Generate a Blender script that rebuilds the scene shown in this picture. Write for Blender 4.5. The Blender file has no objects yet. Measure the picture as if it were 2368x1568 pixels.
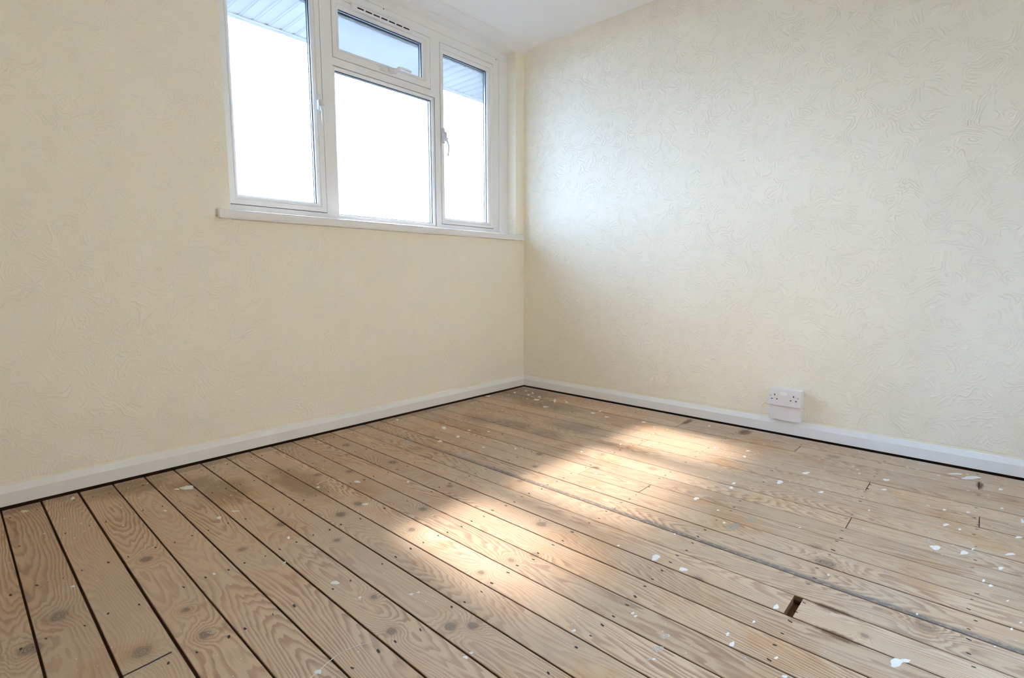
import bpy, bmesh, math, random
from mathutils import Vector, Matrix

random.seed(7)
SC = bpy.context.scene
COL = SC.collection

# ------------------------------------------------------------------ camera
cam_d = bpy.data.cameras.new('camera')
cam_d.sensor_fit = 'HORIZONTAL'
cam_d.sensor_width = 36.0
cam_d.lens = 1200.93 / 2368 * 36.0
cam_d.clip_start = 0.02
cam = bpy.data.objects.new('camera', cam_d)
COL.objects.link(cam)
cam.location = (-2.8299, -2.4653, 0.80)
yaw, pitch = math.radians(42.362), math.radians(6.925)
fwd = Vector((math.cos(yaw) * math.cos(pitch), math.sin(yaw) * math.cos(pitch), -math.sin(pitch)))
cam.rotation_euler = fwd.to_track_quat('-Z', 'Y').to_euler()
SC.camera = cam

# ------------------------------------------------------------------ sky, sun, exposure
SKY_STRENGTH = 19.0
SKY_COLOR = (0.475, 0.68, 1.0)
SUN_STRENGTH = 10.0
SUN_COLOR = (1.0, 0.86, 0.80)
SUN_DIR = Vector((-0.05, -1.0, -0.952))
SUN_ANGLE = 4.5
EXPOSURE = 0.06
world = bpy.data.worlds.new('overcast_sky')
SC.world = world
world.use_nodes = True
bg = world.node_tree.nodes['Background']
bg.inputs[0].default_value = (*SKY_COLOR, 1)
bg.inputs[1].default_value = SKY_STRENGTH
sun_d = bpy.data.lights.new('sun', 'SUN')
sun_d.energy = SUN_STRENGTH
sun_d.color = SUN_COLOR
sun_d.angle = math.radians(SUN_ANGLE)
sun = bpy.data.objects.new('sun', sun_d)
COL.objects.link(sun)
sun.location = (-1.0, 6.0, 7.0)
sun.rotation_euler = SUN_DIR.to_track_quat('-Z', 'Y').to_euler()
vs = SC.view_settings
vs.view_transform = 'Standard'
vs.look = 'None'
vs.gamma = 1.0
vs.use_curve_mapping = False
vs.exposure = EXPOSURE
SC.cycles.max_bounces = 14
SC.cycles.diffuse_bounces = 12
SC.cycles.adaptive_threshold = 0.25
SC.cycles.adaptive_min_samples = 20
SC.cycles.glossy_bounces = 4
SC.cycles.transparent_max_bounces = 16
SC.cycles.use_denoising = True
SC.cycles.sample_clamp_indirect = 8.0

# ------------------------------------------------------------------ node helpers
class NT:
    def __init__(self, name):
        self.m = bpy.data.materials.new(name)
        self.m.use_nodes = True
        self.t = self.m.node_tree
        self.t.nodes.clear()
        self.out = self.t.nodes.new('ShaderNodeOutputMaterial')
    def n(self, kind, **kw):
        nd = self.t.nodes.new(kind)
        for k, v in kw.items():
            setattr(nd, k, v)
        return nd
    def put(self, sock, v):
        if v is None:
            return
        if hasattr(v, 'is_output'):
            self.t.links.new(v, sock)
        elif isinstance(v, (tuple, list)) and sock.type == 'RGBA' and len(v) == 3:
            sock.default_value = (*v, 1)
        else:
            sock.default_value = v
    def math(self, op, a, b=None, c=None, clamp=False):
        nd = self.n('ShaderNodeMath', operation=op, use_clamp=clamp)
        self.put(nd.inputs[0], a); self.put(nd.inputs[1], b); self.put(nd.inputs[2], c)
        return nd.outputs[0]
    def vmath(self, op, a, b=None):
        nd = self.n('ShaderNodeVectorMath', operation=op)
        self.put(nd.inputs[0], a); self.put(nd.inputs[1], b)
        return nd.outputs['Value'] if op in ('LENGTH', 'DISTANCE', 'DOT_PRODUCT') else nd.outputs[0]
    def xyz(self, v):
        nd = self.n('ShaderNodeSeparateXYZ'); self.put(nd.inputs[0], v); return nd.outputs
    def vec(self, x=0.0, y=0.0, z=0.0):
        nd = self.n('ShaderNodeCombineXYZ')
        for i, v in enumerate((x, y, z)):
            self.put(nd.inputs[i], v)
        return nd.outputs[0]
    def noise(self, v, scale, detail=2.0, rough=0.5, dist=0.0, dim='2D'):
        nd = self.n('ShaderNodeTexNoise', noise_dimensions=dim)
        self.put(nd.inputs['Vector'], v)
        nd.inputs['Scale'].default_value = scale
        nd.inputs['Detail'].default_value = detail
        nd.inputs['Roughness'].default_value = rough
        nd.inputs['Distortion'].default_value = dist
        return nd.outputs['Fac']
    def step(self, v, lo, hi, a=0.0, b=1.0):
        nd = self.n('ShaderNodeMapRange', interpolation_type='SMOOTHSTEP')
        self.put(nd.inputs['Value'], v)
        nd.inputs['From Min'].default_value = lo; nd.inputs['From Max'].default_value = hi
        nd.inputs['To Min'].default_value = a; nd.inputs['To Max'].default_value = b
        return nd.outputs[0]
    def mix(self, f, a, b, blend='MIX'):
        nd = self.n('ShaderNodeMix', data_type='RGBA', blend_type=blend)
        self.put(nd.inputs[0], f); self.put(nd.inputs[6], a); self.put(nd.inputs[7], b)
        return nd.outputs[2]
    def bump(self, h, strength, dist):
        nd = self.n('ShaderNodeBump')
        nd.inputs['Strength'].default_value = strength
        nd.inputs['Distance'].default_value = dist
        self.put(nd.inputs['Height'], h)
        return nd.outputs[0]
    def pbr(self, color, rough=0.5, normal=None, spec=0.5, metal=0.0, coat=0.0):
        nd = self.n('ShaderNodeBsdfPrincipled')
        self.put(nd.inputs['Base Color'], color)
        self.put(nd.inputs['Roughness'], rough)
        self.put(nd.inputs['Metallic'], metal)
        self.put(nd.inputs['Specular IOR Level'], spec)
        self.put(nd.inputs['Coat Weight'], coat)
        if normal is not None:
            self.put(nd.inputs['Normal'], normal)
        self.t.links.new(nd.outputs[0], self.out.inputs[0])
        return nd

def plain(name, color, rough=0.5, var=0.03, scale=30.0, spec=0.5, metal=0.0, bump=0.0):
    k = NT(name)
    p = k.n('ShaderNodeNewGeometry').outputs['Position']
    f = k.noise(p, scale, 1.0, dim='3D')
    dark = tuple(c * (1 - var) for c in color)
    light = tuple(min(1, c * (1 + var)) for c in color)
    col = k.mix(f, dark, light)
    nrm = k.bump(k.noise(p, scale * 4, 1.0, dim='3D'), bump, 0.001) if bump else None
    k.pbr(col, rough, nrm, spec, metal)
    return k.m

# ------------------------------------------------------------------ materials
def wall_material(name, axis, relief):
    """cream emulsion over swirl-embossed paper; axis = horizontal world axis of the wall"""
    k = NT(name)
    P = k.xyz(k.n('ShaderNodeNewGeometry').outputs['Position'])
    u, v = P[axis], P[2]
    p0 = k.vec(u, v, 0.0)
    wn = k.n('ShaderNodeTexNoise', noise_dimensions='2D'); k.put(wn.inputs['Vector'], p0)
    wn.inputs['Scale'].default_value = 7.0; wn.inputs['Detail'].default_value = 1.0
    off = k.vmath('SUBTRACT', wn.outputs['Color'], (0.5, 0.5, 0.5))
    sc = k.n('ShaderNodeVectorMath', operation='SCALE'); k.put(sc.inputs[0], off); sc.inputs['Scale'].default_value = 0.16
    p = k.vmath('ADD', p0, sc.outputs[0])
    jit = k.math('MULTIPLY', k.noise(p, 33.0, 1.0, 0.6), 8.0)
    mz = k.noise(p0, 15.0, 1.0, 0.65)
    def swirl(scale, freq, seed, lo, hi):
        vo = k.n('ShaderNodeTexVoronoi', voronoi_dimensions='2D', feature='F1')
        k.put(vo.inputs['Vector'], k.vmath('ADD', p, (seed, seed * 0.7, 0)))
        vo.inputs['Scale'].default_value = scale
        s = k.math('SINE', k.math('ADD', k.math('MULTIPLY', vo.outputs['Distance'], freq), jit))
        ridge = k.math('POWER', k.math('MAXIMUM', s, 0.0), 2.2)
        return k.math('MULTIPLY', ridge, k.step(mz, lo, hi))
    h = swirl(8.5, 46.0, 0.0, 0.36, 0.58)
    h = k.math('ADD', h, k.math('MULTIPLY', k.noise(p0, 95.0, 0.0), 0.35))
    # smooth strip of wall left bare just above the skirting
    edge = k.step(k.math('ADD', v, k.math('MULTIPLY', mz, 0.004)), 0.089, 0.0915)
    h = k.math('MULTIPLY', k.math('ADD', h, 0.55), edge)
    nrm = k.bump(h, relief, 0.0022)
    col = k.mix(k.noise(p0, 1.6, 1.0), WALL_A, WALL_B)
    k.pbr(col, 0.62, nrm, 0.35)
    return k.m

WALL_A = (0.88, 0.825, 0.705)
WALL_B = (0.90, 0.845, 0.725)
M = {}
M['wall_x'] = wall_material('cream_wallpaper_window_wall', 0, 0.42)
M['wall_y'] = wall_material('cream_wallpaper_side_wall', 1, 0.62)
M['ceiling'] = plain('ceiling_white_emulsion', (0.90, 0.905, 0.91), 0.75, 0.015, 4.0, 0.3)
M['gloss'] = plain('white_gloss_paint', (0.83, 0.83, 0.835), 0.32, 0.015, 12.0, 0.5, bump=0.04)
M['upvc'] = plain('white_upvc', (0.84, 0.845, 0.85), 0.28, 0.012, 8.0, 0.5)
M['sill'] = plain('white_sill_gloss', (0.83, 0.83, 0.835), 0.18, 0.015, 12.0, 0.5)
M['head'] = plain('white_head_lining', (0.82, 0.82, 0.80), 0.5, 0.02, 12.0, 0.4)
M['gasket'] = plain('black_rubber_gasket', (0.022, 0.02, 0.02), 0.6, 0.1, 60.0, 0.3)
M['joint'] = plain('sash_joint_seal', (0.06, 0.058, 0.055), 0.7, 0.1, 40.0, 0.2)  # dark rubber colour of the seal round each sash
M['spacer'] = plain('aluminium_spacer', (0.62, 0.65, 0.68), 0.35, 0.05, 90.0, 0.5, 0.7)
M['plastic'] = plain('white_moulded_plastic', (0.80, 0.80, 0.82), 0.30, 0.01, 20.0, 0.5)
M['rocker'] = plain('rocker_plastic', (0.88, 0.88, 0.88), 0.25, 0.01, 20.0, 0.5)
M['hole'] = plain('pin_hole_dark', (0.03, 0.022, 0.02), 0.8, 0.1, 40.0, 0.1)
M['screw'] = plain('screw_metal', (0.28, 0.26, 0.25), 0.4, 0.1, 90.0, 0.5, 0.8)
M['brass'] = plain('brown_screw_hole', (0.25, 0.14, 0.06), 0.6, 0.1, 90.0, 0.3)
M['under'] = plain('underfloor_brown', (0.075, 0.038, 0.020), 0.9, 0.35, 25.0, 0.1)
M['joist'] = plain('joist_timber', (0.20, 0.105, 0.05), 0.85, 0.3, 30.0, 0.2)
M['nail'] = plain('dark_iron_nail', (0.045, 0.036, 0.034), 0.7, 0.3, 200.0, 0.3)
M['paint'] = plain('dried_white_paint', (0.80, 0.80, 0.79), 0.45, 0.05, 150.0, 0.4)
M['paint_y'] = plain('dried_cream_paint', (0.66, 0.58, 0.38), 0.5, 0.08, 150.0, 0.4)
M['pen'] = plain('blue_black_marker', (0.035, 0.045, 0.06), 0.6, 0.3, 150.0, 0.3)
M['cladding'] = plain('white_soffit_cladding', (0.70, 0.69, 0.67), 0.45, 0.02, 10.0, 0.4)
M['ground'] = plain('dark_garden_ground', (0.050, 0.056, 0.060), 0.9, 0.4, 0.8, 0.2)
M['brick'] = plain('dark_brick_outside', (0.13, 0.085, 0.065), 0.85, 0.3, 20.0, 0.2)
M['render'] = plain('warm_bounce_facade', (0.74, 0.59, 0.41), 0.85, 0.06, 3.0, 0.2)
M['roof'] = plain('roof_felt', (0.12, 0.11, 0.10), 0.9, 0.2, 10.0, 0.2)

def thin_paint(name, color):
    """paint rubbed thin so the timber shows through in scuffs"""
    k = NT(name)
    p = k.n('ShaderNodeNewGeometry').outputs['Position']
    f = k.step(k.noise(p, 160.0, 3.0, 0.7), 0.42, 0.60)
    pb = k.pbr(color, 0.6, None, 0.3)
    tr = k.n('ShaderNodeBsdfTransparent')
    mx = k.n('ShaderNodeMixShader')
    k.put(mx.inputs[0], k.math('MULTIPLY', f, 0.75))
    k.t.links.new(tr.outputs[0], mx.inputs[1]); k.t.links.new(pb.outputs[0], mx.inputs[2])
    k.t.links.new(mx.outputs[0], k.out.inputs[0])
    return k.m
M['paint_f'] = thin_paint('rubbed_white_paint', (0.74, 0.74, 0.74))
M['paint_b'] = thin_paint('rubbed_blue_grey_paint', (0.45, 0.52, 0.50))

def glass_material(name, blur):
    k = NT(name)
    fr = k.n('ShaderNodeFresnel'); fr.inputs[0].default_value = 1.35
    tr = k.n('ShaderNodeBsdfTransparent'); tr.inputs[0].default_value = (0.97, 0.985, 0.985, 1)
    gl = k.n('ShaderNodeBsdfGlossy'); gl.inputs['Roughness'].default_value = 0.02
    base = tr.outputs[0]
    if blur:
        rf = k.n('ShaderNodeBsdfRefraction'); rf.inputs['IOR'].default_value = 1.01
        rf.inputs['Roughness'].default_value = 0.45
        p = k.n('ShaderNodeNewGeometry').outputs['Position']
        k.put(rf.inputs['Color'], k.mix(k.noise(p, 60.0), (0.96, 0.98, 0.99), (0.98, 0.99, 1.0)))
        m0 = k.n('ShaderNodeMixShader'); m0.inputs[0].default_value = 0.8
        k.t.links.new(tr.outputs[0], m0.inputs[1]); k.t.links.new(rf.outputs[0], m0.inputs[2])
        base = m0.outputs[0]
    mx = k.n('ShaderNodeMixShader')
    k.put(mx.inputs[0], k.math('MULTIPLY', fr.outputs[0], 0.6))
    k.t.links.new(base, mx.inputs[1]); k.t.links.new(gl.outputs[0], mx.inputs[2])
    k.t.links.new(mx.outputs[0], k.out.inputs[0])
    return k.m
M['glass'] = glass_material('clear_glass', False)
M['obscure'] = glass_material('obscured_glass', True)

SPLASH = [(-2.573,-0.077,0.0048,-0.0052,0.0019,0.0143,'w'), (-2.703,-0.089,0.009,-0.0098,0.0011,0.0135,'y'),
(-2.263,-0.275,0.0166,-0.0182,0.0065,0.023,'w'), (-2.294,-0.262,0.0066,-0.0072,0.0025,0.0092,'w'), (-2.377,-0.441,0.004,-0.0044,0.0014,0.0058,'w'),
(-2.666,-0.774,0.0038,-0.0041,0.0007,0.0049,'w'), (-2.217,-0.622,0.0085,-0.0093,0.0025,0.007,'w'), (-2.271,-0.634,0.0058,-0.0064,0.0034,0.0102,'w'),
(-2.399,-0.982,0.0032,-0.0035,0.0015,0.0045,'w'), (-2.486,-1.233,0.0059,-0.0065,0.0015,0.0047,'f'), (-2.199,-1.261,0.0069,-0.0076,0.0045,0.0081,'w'),
(-2.095,-1.45,0.0037,-0.004,0.0027,0.0037,'w'), (-2.078,-1.457,0.0033,-0.0037,0.0022,0.0029,'w'), (-2.381,-1.522,0.0042,-0.0045,0.0034,0.0066,'w'),
(-2.151,-1.713,0.0037,-0.0041,0.003,0.0032,'w'), (-2.134,-1.713,0.0037,-0.0041,0.0018,0.0019,'w'), (-2.246,-1.067,0.0033,-0.0036,0.0025,0.0055,'w'),
(-2.175,-0.936,0.0027,-0.003,0.0048,0.0105,'w'), (-2.19,-1.365,0.0026,-0.0028,0.0024,0.0039,'w'), (-1.886,-0.904,0.0072,-0.0079,0.0048,0.0077,'w'),
(-1.796,-0.703,0.0091,-0.01,0.0058,0.0096,'w'), (-1.926,-0.641,0.0039,-0.0043,0.004,0.0077,'w'), (-1.662,-0.85,0.0034,-0.0038,0.0052,0.0071,'w'),
(-1.519,-1.826,0.0079,-0.0087,0.0149,0.0076,'w'), (-1.524,-1.91,0.0068,-0.0075,0.0101,0.0046,'w'), (-1.854,-2.003,0.0094,-0.0104,0.0085,0.0043,'f'),
(-1.899,-2.002,0.0027,-0.003,0.0051,0.0027,'f'), (-1.888,-2.01,0.0024,-0.0027,0.0034,0.0018,'w'), (-1.705,-2.096,0.003,-0.0032,0.0058,0.0021,'w'),
(-1.731,-2.115,0.0041,-0.0045,0.0069,0.0024,'w'), (-1.929,-1.834,0.0036,-0.004,0.0036,0.0025,'w'), (-1.784,-1.902,0.0031,-0.0034,0.0043,0.0024,'w'),
(-1.789,-1.912,0.0028,-0.003,0.0042,0.0024,'w'), (-1.808,-1.995,0.0072,-0.0079,0.0079,0.0039,'f'), (-1.053,-1.748,0.0069,-0.0075,0.0108,0.0046,'w'),
(-0.869,-1.806,0.0055,-0.0061,0.0104,0.0037,'w'), (-1.528,-2.148,0.0042,-0.0046,0.0107,0.0028,'w'), (-1.621,-2.126,0.0027,-0.003,0.004,0.0013,'w'),
(-1.71,-2.199,0.0031,-0.0034,0.0041,0.0011,'w'), (-1.757,-2.15,0.0025,-0.0027,0.0045,0.0015,'f'), (-1.556,-2.388,0.0103,-0.0113,0.0136,0.0014,'w'),
(-1.537,-2.401,0.0079,-0.0087,0.0061,0.0006,'w'), (-1.755,-2.227,0.0041,-0.0045,0.0043,0.0011,'w'), (-0.684,-1.926,0.008,-0.0087,0.0186,0.0051,'w'),
(-0.82,-1.798,0.0051,-0.0056,0.0087,0.0031,'w'), (-1.173,-1.892,0.0033,-0.0037,0.0061,0.0022,'w'), (-1.182,-1.922,0.0164,-0.018,0.0237,0.0084,'b'),
(-1.099,-1.951,0.012,-0.0132,0.0159,0.0051,'b'), (-0.868,-2.395,0.0067,-0.0073,0.015,0.001,'f'), (-0.907,-2.413,0.0108,-0.0119,0.0159,0.0009,'w'),
(-0.889,-2.477,0.0085,-0.0093,0.0126,0.0003,'w'), (-0.811,-2.576,0.0084,-0.0093,0.0097,-0.0002,'w'), (-0.702,-2.427,0.0066,-0.0072,0.0115,0.0005,'w'),
(-0.804,-2.398,0.0073,-0.008,0.0141,0.0009,'f'), (-1.167,-2.323,0.0032,-0.0035,0.0076,0.0009,'f'), (-1.039,-2.52,0.0027,-0.003,0.0079,0,'w'),
(-1.057,-2.534,0.0046,-0.005,0.0064,-0,'w'), (-0.712,-2.462,0.0037,-0.0041,0.0075,0.0002,'w'), (-0.497,-2.238,0.0066,-0.0072,0.0097,0.0012,'w'),
(-0.565,-2.417,0.0045,-0.005,0.0086,0.0004,'w'), (-0.536,-2.478,0.004,-0.0044,0.0087,0.0002,'w'), (-0.657,-2.598,0.0063,-0.0069,0.0111,-0.0003,'w'),
(-0.418,-2.564,0.0045,-0.005,0.0092,-0.0001,'w'), (-0.5,-2.612,0.0038,-0.0042,0.0212,-0.0007,'w'), (-0.2,-2.563,0.0066,-0.0072,0.0109,-0.0001,'w'),
(-0.927,-2.555,0.0056,-0.0062,0.0088,-0.0001,'w'), (-0.379,-2.23,0.0092,-0.0101,0.0134,0.0016,'w'), (-0.124,-2.477,0.0233,-0.0255,0.0238,0.0005,'w'),
(-0.111,-2.43,0.0178,-0.0195,0.0122,0.0004,'w'), (-0.511,-1.978,0.0107,-0.0118,0.0131,0.003,'w'), (-0.478,-1.725,0.0052,-0.0057,0.0116,0.0039,'w'),
(-0.39,-1.711,0.006,-0.0066,0.0093,0.003,'w'), (-0.444,-1.579,0.0041,-0.0045,0.0093,0.0036,'w'), (-0.279,-1.124,0.008,-0.0088,0.0155,0.0083,'w'),
(-0.326,-0.915,0.0075,-0.0082,0.0119,0.0074,'w'), (-0.914,-1.15,0.004,-0.0044,0.0073,0.0051,'w'), (-0.698,-1.226,0.0035,-0.0038,0.0085,0.005,'w'),
(-1.095,-1.344,0.0042,-0.0046,0.0059,0.0039,'w'), (-0.274,-0.351,0.0114,-0.0125,0.0184,0.0153,'w'), (-0.37,-2.14,0.0036,-0.0039,0.0083,0.0013,'w'),
(-0.683,-2.068,0.0076,-0.0083,0.0089,0.0019,'w'), (-1.092,-0.392,0.0085,-0.0093,0.0155,0.0183,'w'), (-1.252,-0.552,0.0085,-0.0094,0.0086,0.0104,'w'),
(-1.307,-0.775,0.0184,-0.0202,0.0193,0.0213,'f'), (-0.403,-0.21,0.0238,-0.026,0.0262,0.0244,'f'), (-1.375,-0.455,0.0141,-0.0154,0.0158,0.0215,'f'),
(-1.147,-0.564,0.0066,-0.0072,0.0094,0.0106,'w'), (-1.17,-0.083,0.0049,-0.0054,0.0078,0.011,'w'), (-0.417,-0.048,0.0098,-0.0107,0.0134,0.0134,'w'),
(-1.175,-0.775,0.0041,-0.0045,0.0065,0.0066,'w'), (-1.087,-0.898,0.0034,-0.0037,0.0068,0.0061,'w'), (-0.206,-0.223,0.0059,-0.0065,0.0147,0.0126,'w'),
(-0.146,-0.211,0.006,-0.0066,0.0153,0.0128,'w'), (-0.127,-0.132,0.0061,-0.0067,0.0104,0.009,'w'), (-0.22,-0.11,0.005,-0.0055,0.0149,0.0135,'w'),
(-0.205,-0.318,0.0058,-0.0064,0.0145,0.0119,'w'), (-0.222,-0.461,0.0047,-0.0052,0.0464,0.0358,'w'), (-0.383,-0.515,0.0108,-0.0118,0.0125,0.01,'w'),
(-0.308,-0.809,0.0086,-0.0094,0.0123,0.0082,'w'), (-0.245,-0.819,0.0052,-0.0057,0.0127,0.0082,'w'), (-0.199,-0.537,0.0056,-0.0061,0.0139,0.0102,'w'),
(-0.744,-2.226,0.003,-0.0033,0.006,0.0008,'w'), (-0.11,-1.42,0.0047,-0.0051,0.0121,0.0048,'w'), (-2.198,-1.27,0.0015,-0.0017,0.0015,0.0027,'w'),
(0.079,-0.177,0.0084,-0.0093,0.0116,0.0091,'w'), (-0.981,-0.616,0.0045,-0.005,0.008,0.008,'w'), (-1.034,-0.525,0.0046,-0.005,0.0079,0.0084,'w'),
(-0.625,-1.335,0.0035,-0.0038,0.0058,0.0031,'w'), (-1.352,-1.805,0.0023,-0.0025,0.0039,0.0018,'w'), (-1.533,-1.713,0.0026,-0.0029,0.0044,0.0026,'w'),
(-1.042,-2.083,0.0023,-0.0026,0.0048,0.0012,'w'), (-1.095,-1.842,0.003,-0.0033,0.005,0.0019,'w'), (-1.286,-2.211,0.0024,-0.0026,0.0047,0.0009,'w'),
(-1.33,-2.404,0.0021,-0.0023,0.004,0.0003,'w'), (-0.845,-2.496,0.003,-0.0033,0.0065,0.0001,'w'), (-1.115,-2.565,0.0022,-0.0024,0.0048,-0.0001,'w'),
(-1.251,-2.569,0.0027,-0.0029,0.0051,-0.0001,'w'), (-1.207,-2.585,0.002,-0.0022,0.0042,-0.0001,'w'), (-1.353,-2.54,0.0019,-0.0021,0.0027,-0,'w')]
KNOTS = [(-1.576,-0.626,0.0143,0.0186), (-1.865,-0.521,0.0114,0.0178), (-1.759,-0.582,0.0105,0.0152), (-1.592,-0.266,0.0140,0.0204),
(-1.901,-0.882,0.0134,0.0181), (-1.986,-0.913,0.0136,0.0189), (-1.773,-1.086,0.0123,0.0146), (-1.888,-1.177,0.0101,0.0123),
(-2.082,-1.061,0.0082,0.0118), (-1.580,-1.002,0.0106,0.0120), (-2.108,-1.617,0.0131,0.0148), (-2.071,-1.652,0.0125,0.0135),
(-1.582,-1.457,0.0170,0.0162), (-1.615,-1.381,0.0119,0.0117), (-1.807,-1.530,0.0088,0.0085), (-1.740,-1.561,0.0123,0.0119),
(-1.909,-1.511,0.0085,0.0090), (-1.886,-1.847,0.0093,0.0078), (-1.622,-1.947,0.0199,0.0174), (-1.543,-1.959,0.0139,0.0124),
(-1.822,-2.103,0.0095,0.0067), (-1.790,-2.124,0.0162,0.0123), (-1.360,-1.168,0.0103,0.0100), (-0.890,-1.491,0.0186,0.0134),
(-0.882,-1.237,0.0146,0.0117), (-1.069,-1.027,0.0140,0.0131), (-1.202,-1.112,0.0118,0.0109), (-0.210,-2.019,0.0240,0.0161),
(-1.225,-2.193,0.0250,0.0183), (-1.142,-2.152,0.0143,0.0116), (-2.504,-0.758,0.0093,0.0210), (-2.499,-1.229,0.0093,0.0156),
(-2.609,-1.189,0.0131,0.0230), (-2.152,-0.832,0.0103,0.0163), (-2.164,-1.389,0.0074,0.0094), (-2.209,-1.529,0.0104,0.0127),
(-2.298,-0.903,0.0079,0.0128), (-2.499,-1.098,0.0051,0.0136), (-2.710,-0.902,0.0108,0.0273), (-2.768,-0.999,0.0128,0.0269),
(-1.375,-2.423,0.0164,0.0147), (-1.503,-2.325,0.0085,0.0058)]

def wood_material():
    k = NT('worn_pine_floorboard')
    W = k.n('ShaderNodeNewGeometry').outputs['Position']
    wx, wy, wz = k.xyz(W)[:3]
    O = k.xyz(k.n('ShaderNodeTexCoord').outputs['Object'])
    oc = k.n('ShaderNodeObjectInfo')
    R = k.n('ShaderNodeSeparateColor'); k.put(R.inputs[0], oc.outputs['Color'])
    r1, r2, r3 = R.outputs[0], R.outputs[1], R.outputs[2]
    flat = k.vec(wx, wy, 0.0)
    # nearest knot, in knot radii
    kd = None
    for slot in range(4):           # up to four knots listed on each board
        at = k.n('ShaderNodeAttribute', attribute_type='OBJECT', attribute_name='knot_%d' % slot)
        q = k.xyz(at.outputs['Vector'])
        dv = k.vmath('MULTIPLY', k.vmath('SUBTRACT', flat, k.vec(q[0], q[1], 0.0)), (1.0, 0.88, 0.0))
        d = k.math('DIVIDE', k.vmath('LENGTH', dv), k.math('MAXIMUM', q[2], 0.0005))
        kd = d if kd is None else k.math('MINIMUM', kd, d)
    kd = k.math('ADD', kd, k.math('MULTIPLY', k.math('SUBTRACT', k.noise(flat, 55.0, 2.0), 0.5), 0.7))
    # growth rings: the board is a slice that drifts in and out of the log
    lx = k.math('SUBTRACT', O[0], k.math('MULTIPLY', k.math('SUBTRACT', r2, 0.5), 0.10))
    seed = k.math('MULTIPLY', r1, 60.0)
    slow = k.noise(k.vec(k.math('MULTIPLY', lx, 4.0), k.math('ADD', k.math('MULTIPLY', wy, 0.75), seed), 0.0), 1.0, 1.0, 0.45)
    wob = k.noise(k.vec(k.math('MULTIPLY', lx, 15.0), k.math('ADD', k.math('MULTIPLY', wy, 2.3), seed), 0.0), 1.0, 3.0, 0.6)
    depth = k.math('ADD', k.math('MULTIPLY', slow, 0.19), k.math('MULTIPLY', wob, 0.026))
    rr = k.math('SQRT', k.math('ADD', k.math('MULTIPLY', lx, lx), k.math('MULTIPLY', depth, depth)))
    swell = k.math('MULTIPLY', k.math('EXPONENT', k.math('MULTIPLY', k.math('MULTIPLY', kd, kd), -0.14)), 0.022)
    rr = k.math('ADD', rr, swell)
    ph = k.math('FRACT', k.math('MULTIPLY', rr, k.math('ADD', 150.0, k.math('MULTIPLY', r3, 110.0))))
    late = k.math('MULTIPLY', k.step(ph, 0.25, 0.80), k.step(ph, 0.90, 1.0, 1.0, 0.0))
    fine = k.noise(k.vec(k.math('MULTIPLY', wx, 420.0), k.math('ADD', k.math('MULTIPLY', wy, 9.0), seed), 0.0), 1.0, 1.0, 0.6)
    late = k.math('MULTIPLY', late, k.math('ADD', 0.55, k.math('MULTIPLY', fine, 0.6)))
    contrast = k.step(k.noise(k.vec(wx, k.math('ADD', k.math('MULTIPLY', wy, 0.7), seed), 0.0), 3.2, 2.0), 0.32, 0.66, 0.40, 1.0)
    late = k.math('MULTIPLY', late, contrast, clamp=True)
    early = k.mix(r3, WOOD_EARLY_A, WOOD_EARLY_B)
    latec = k.mix(r1, WOOD_LATE_A, WOOD_LATE_B)
    col = k.mix(late, early, latec)
    col = k.mix(k.math('MULTIPLY', k.math('SUBTRACT', fine, 0.5), 0.5, clamp=True), col, (0.24, 0.145, 0.085))
    # board to board tone
    tone = k.math('ADD', 0.85, k.math('MULTIPLY', r2, 0.18))
    col = k.mix(1.0, col, k.vec(tone, tone, tone), 'MULTIPLY')
    # below-sill shade painted in brown by the window wall; amber and red blotches
    blot = k.noise(flat, 2.6, 2.0, 0.6)
    sill_shade = k.math('MULTIPLY', k.step(k.math('ADD', wy, k.math('MULTIPLY', blot, 0.5)), -1.0, -0.1), 0.15)
    col = k.mix(sill_shade, col, k.mix(1.0, col, (0.80, 0.60, 0.40), 'MULTIPLY'))
    amber = k.step(k.noise(k.vmath('ADD', flat, (4.0, 9.0, 0)), 3.6, 3.0, 0.6), 0.54, 0.72)
    col = k.mix(k.math('MULTIPLY', amber, 0.45), col, k.mix(1.0, col, (0.88, 0.68, 0.42), 'MULTIPLY'))
    red = k.step(k.noise(k.vmath('ADD', flat, (14.0, 2.0, 0)), 4.5, 3.0, 0.6), 0.52, 0.75)
    col = k.mix(k.math('MULTIPLY', red, 0.35), col, k.mix(1.0, col, (0.92, 0.74, 0.66), 'MULTIPLY'))
    # rubbed-in white dust streaks, heaviest towards the side wall
    st = k.noise(k.vec(k.math('MULTIPLY', wx, 26.0), k.math('MULTIPLY', wy, 5.0), 3.0), 1.0, 3.0, 0.7)
    pl = k.noise(k.vmath('ADD', flat, (7.0, 3.0, 0)), 2.2, 3.0)
    amt = k.math('ADD', k.step(wx, -1.5, -0.1, 0.10, 0.75), k.step(wy, -1.5, -2.9, 0.0, 0.35))
    dust = k.math('MULTIPLY', k.math('MULTIPLY', k.step(st, 0.44, 0.72), k.step(pl, 0.36, 0.62)), amt, clamp=True)
    col = k.mix(k.math('MULTIPLY', dust, 0.75), col, (0.63, 0.56, 0.47))
    grey = k.math('MULTIPLY', k.step(pl, 0.40, 0.70), 0.30)
    col = k.mix(grey, col, (0.46, 0.365, 0.275))
    # knots
    core = k.step(kd, 0.75, 1.15, 1.0, 0.0)
    kring = k.math('SINE', k.math('MULTIPLY', kd, 19.0))
    kcol = k.mix(k.step(k.math('ADD', kring, k.noise(flat, 150.0, 1.0)), -0.6, 1.6), (0.11, 0.075, 0.055), (0.27, 0.20, 0.15))
    col = k.mix(k.math('MULTIPLY', core, k.math('ADD', 0.5, k.math('MULTIPLY', r1, 0.4))), col, kcol)
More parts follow.
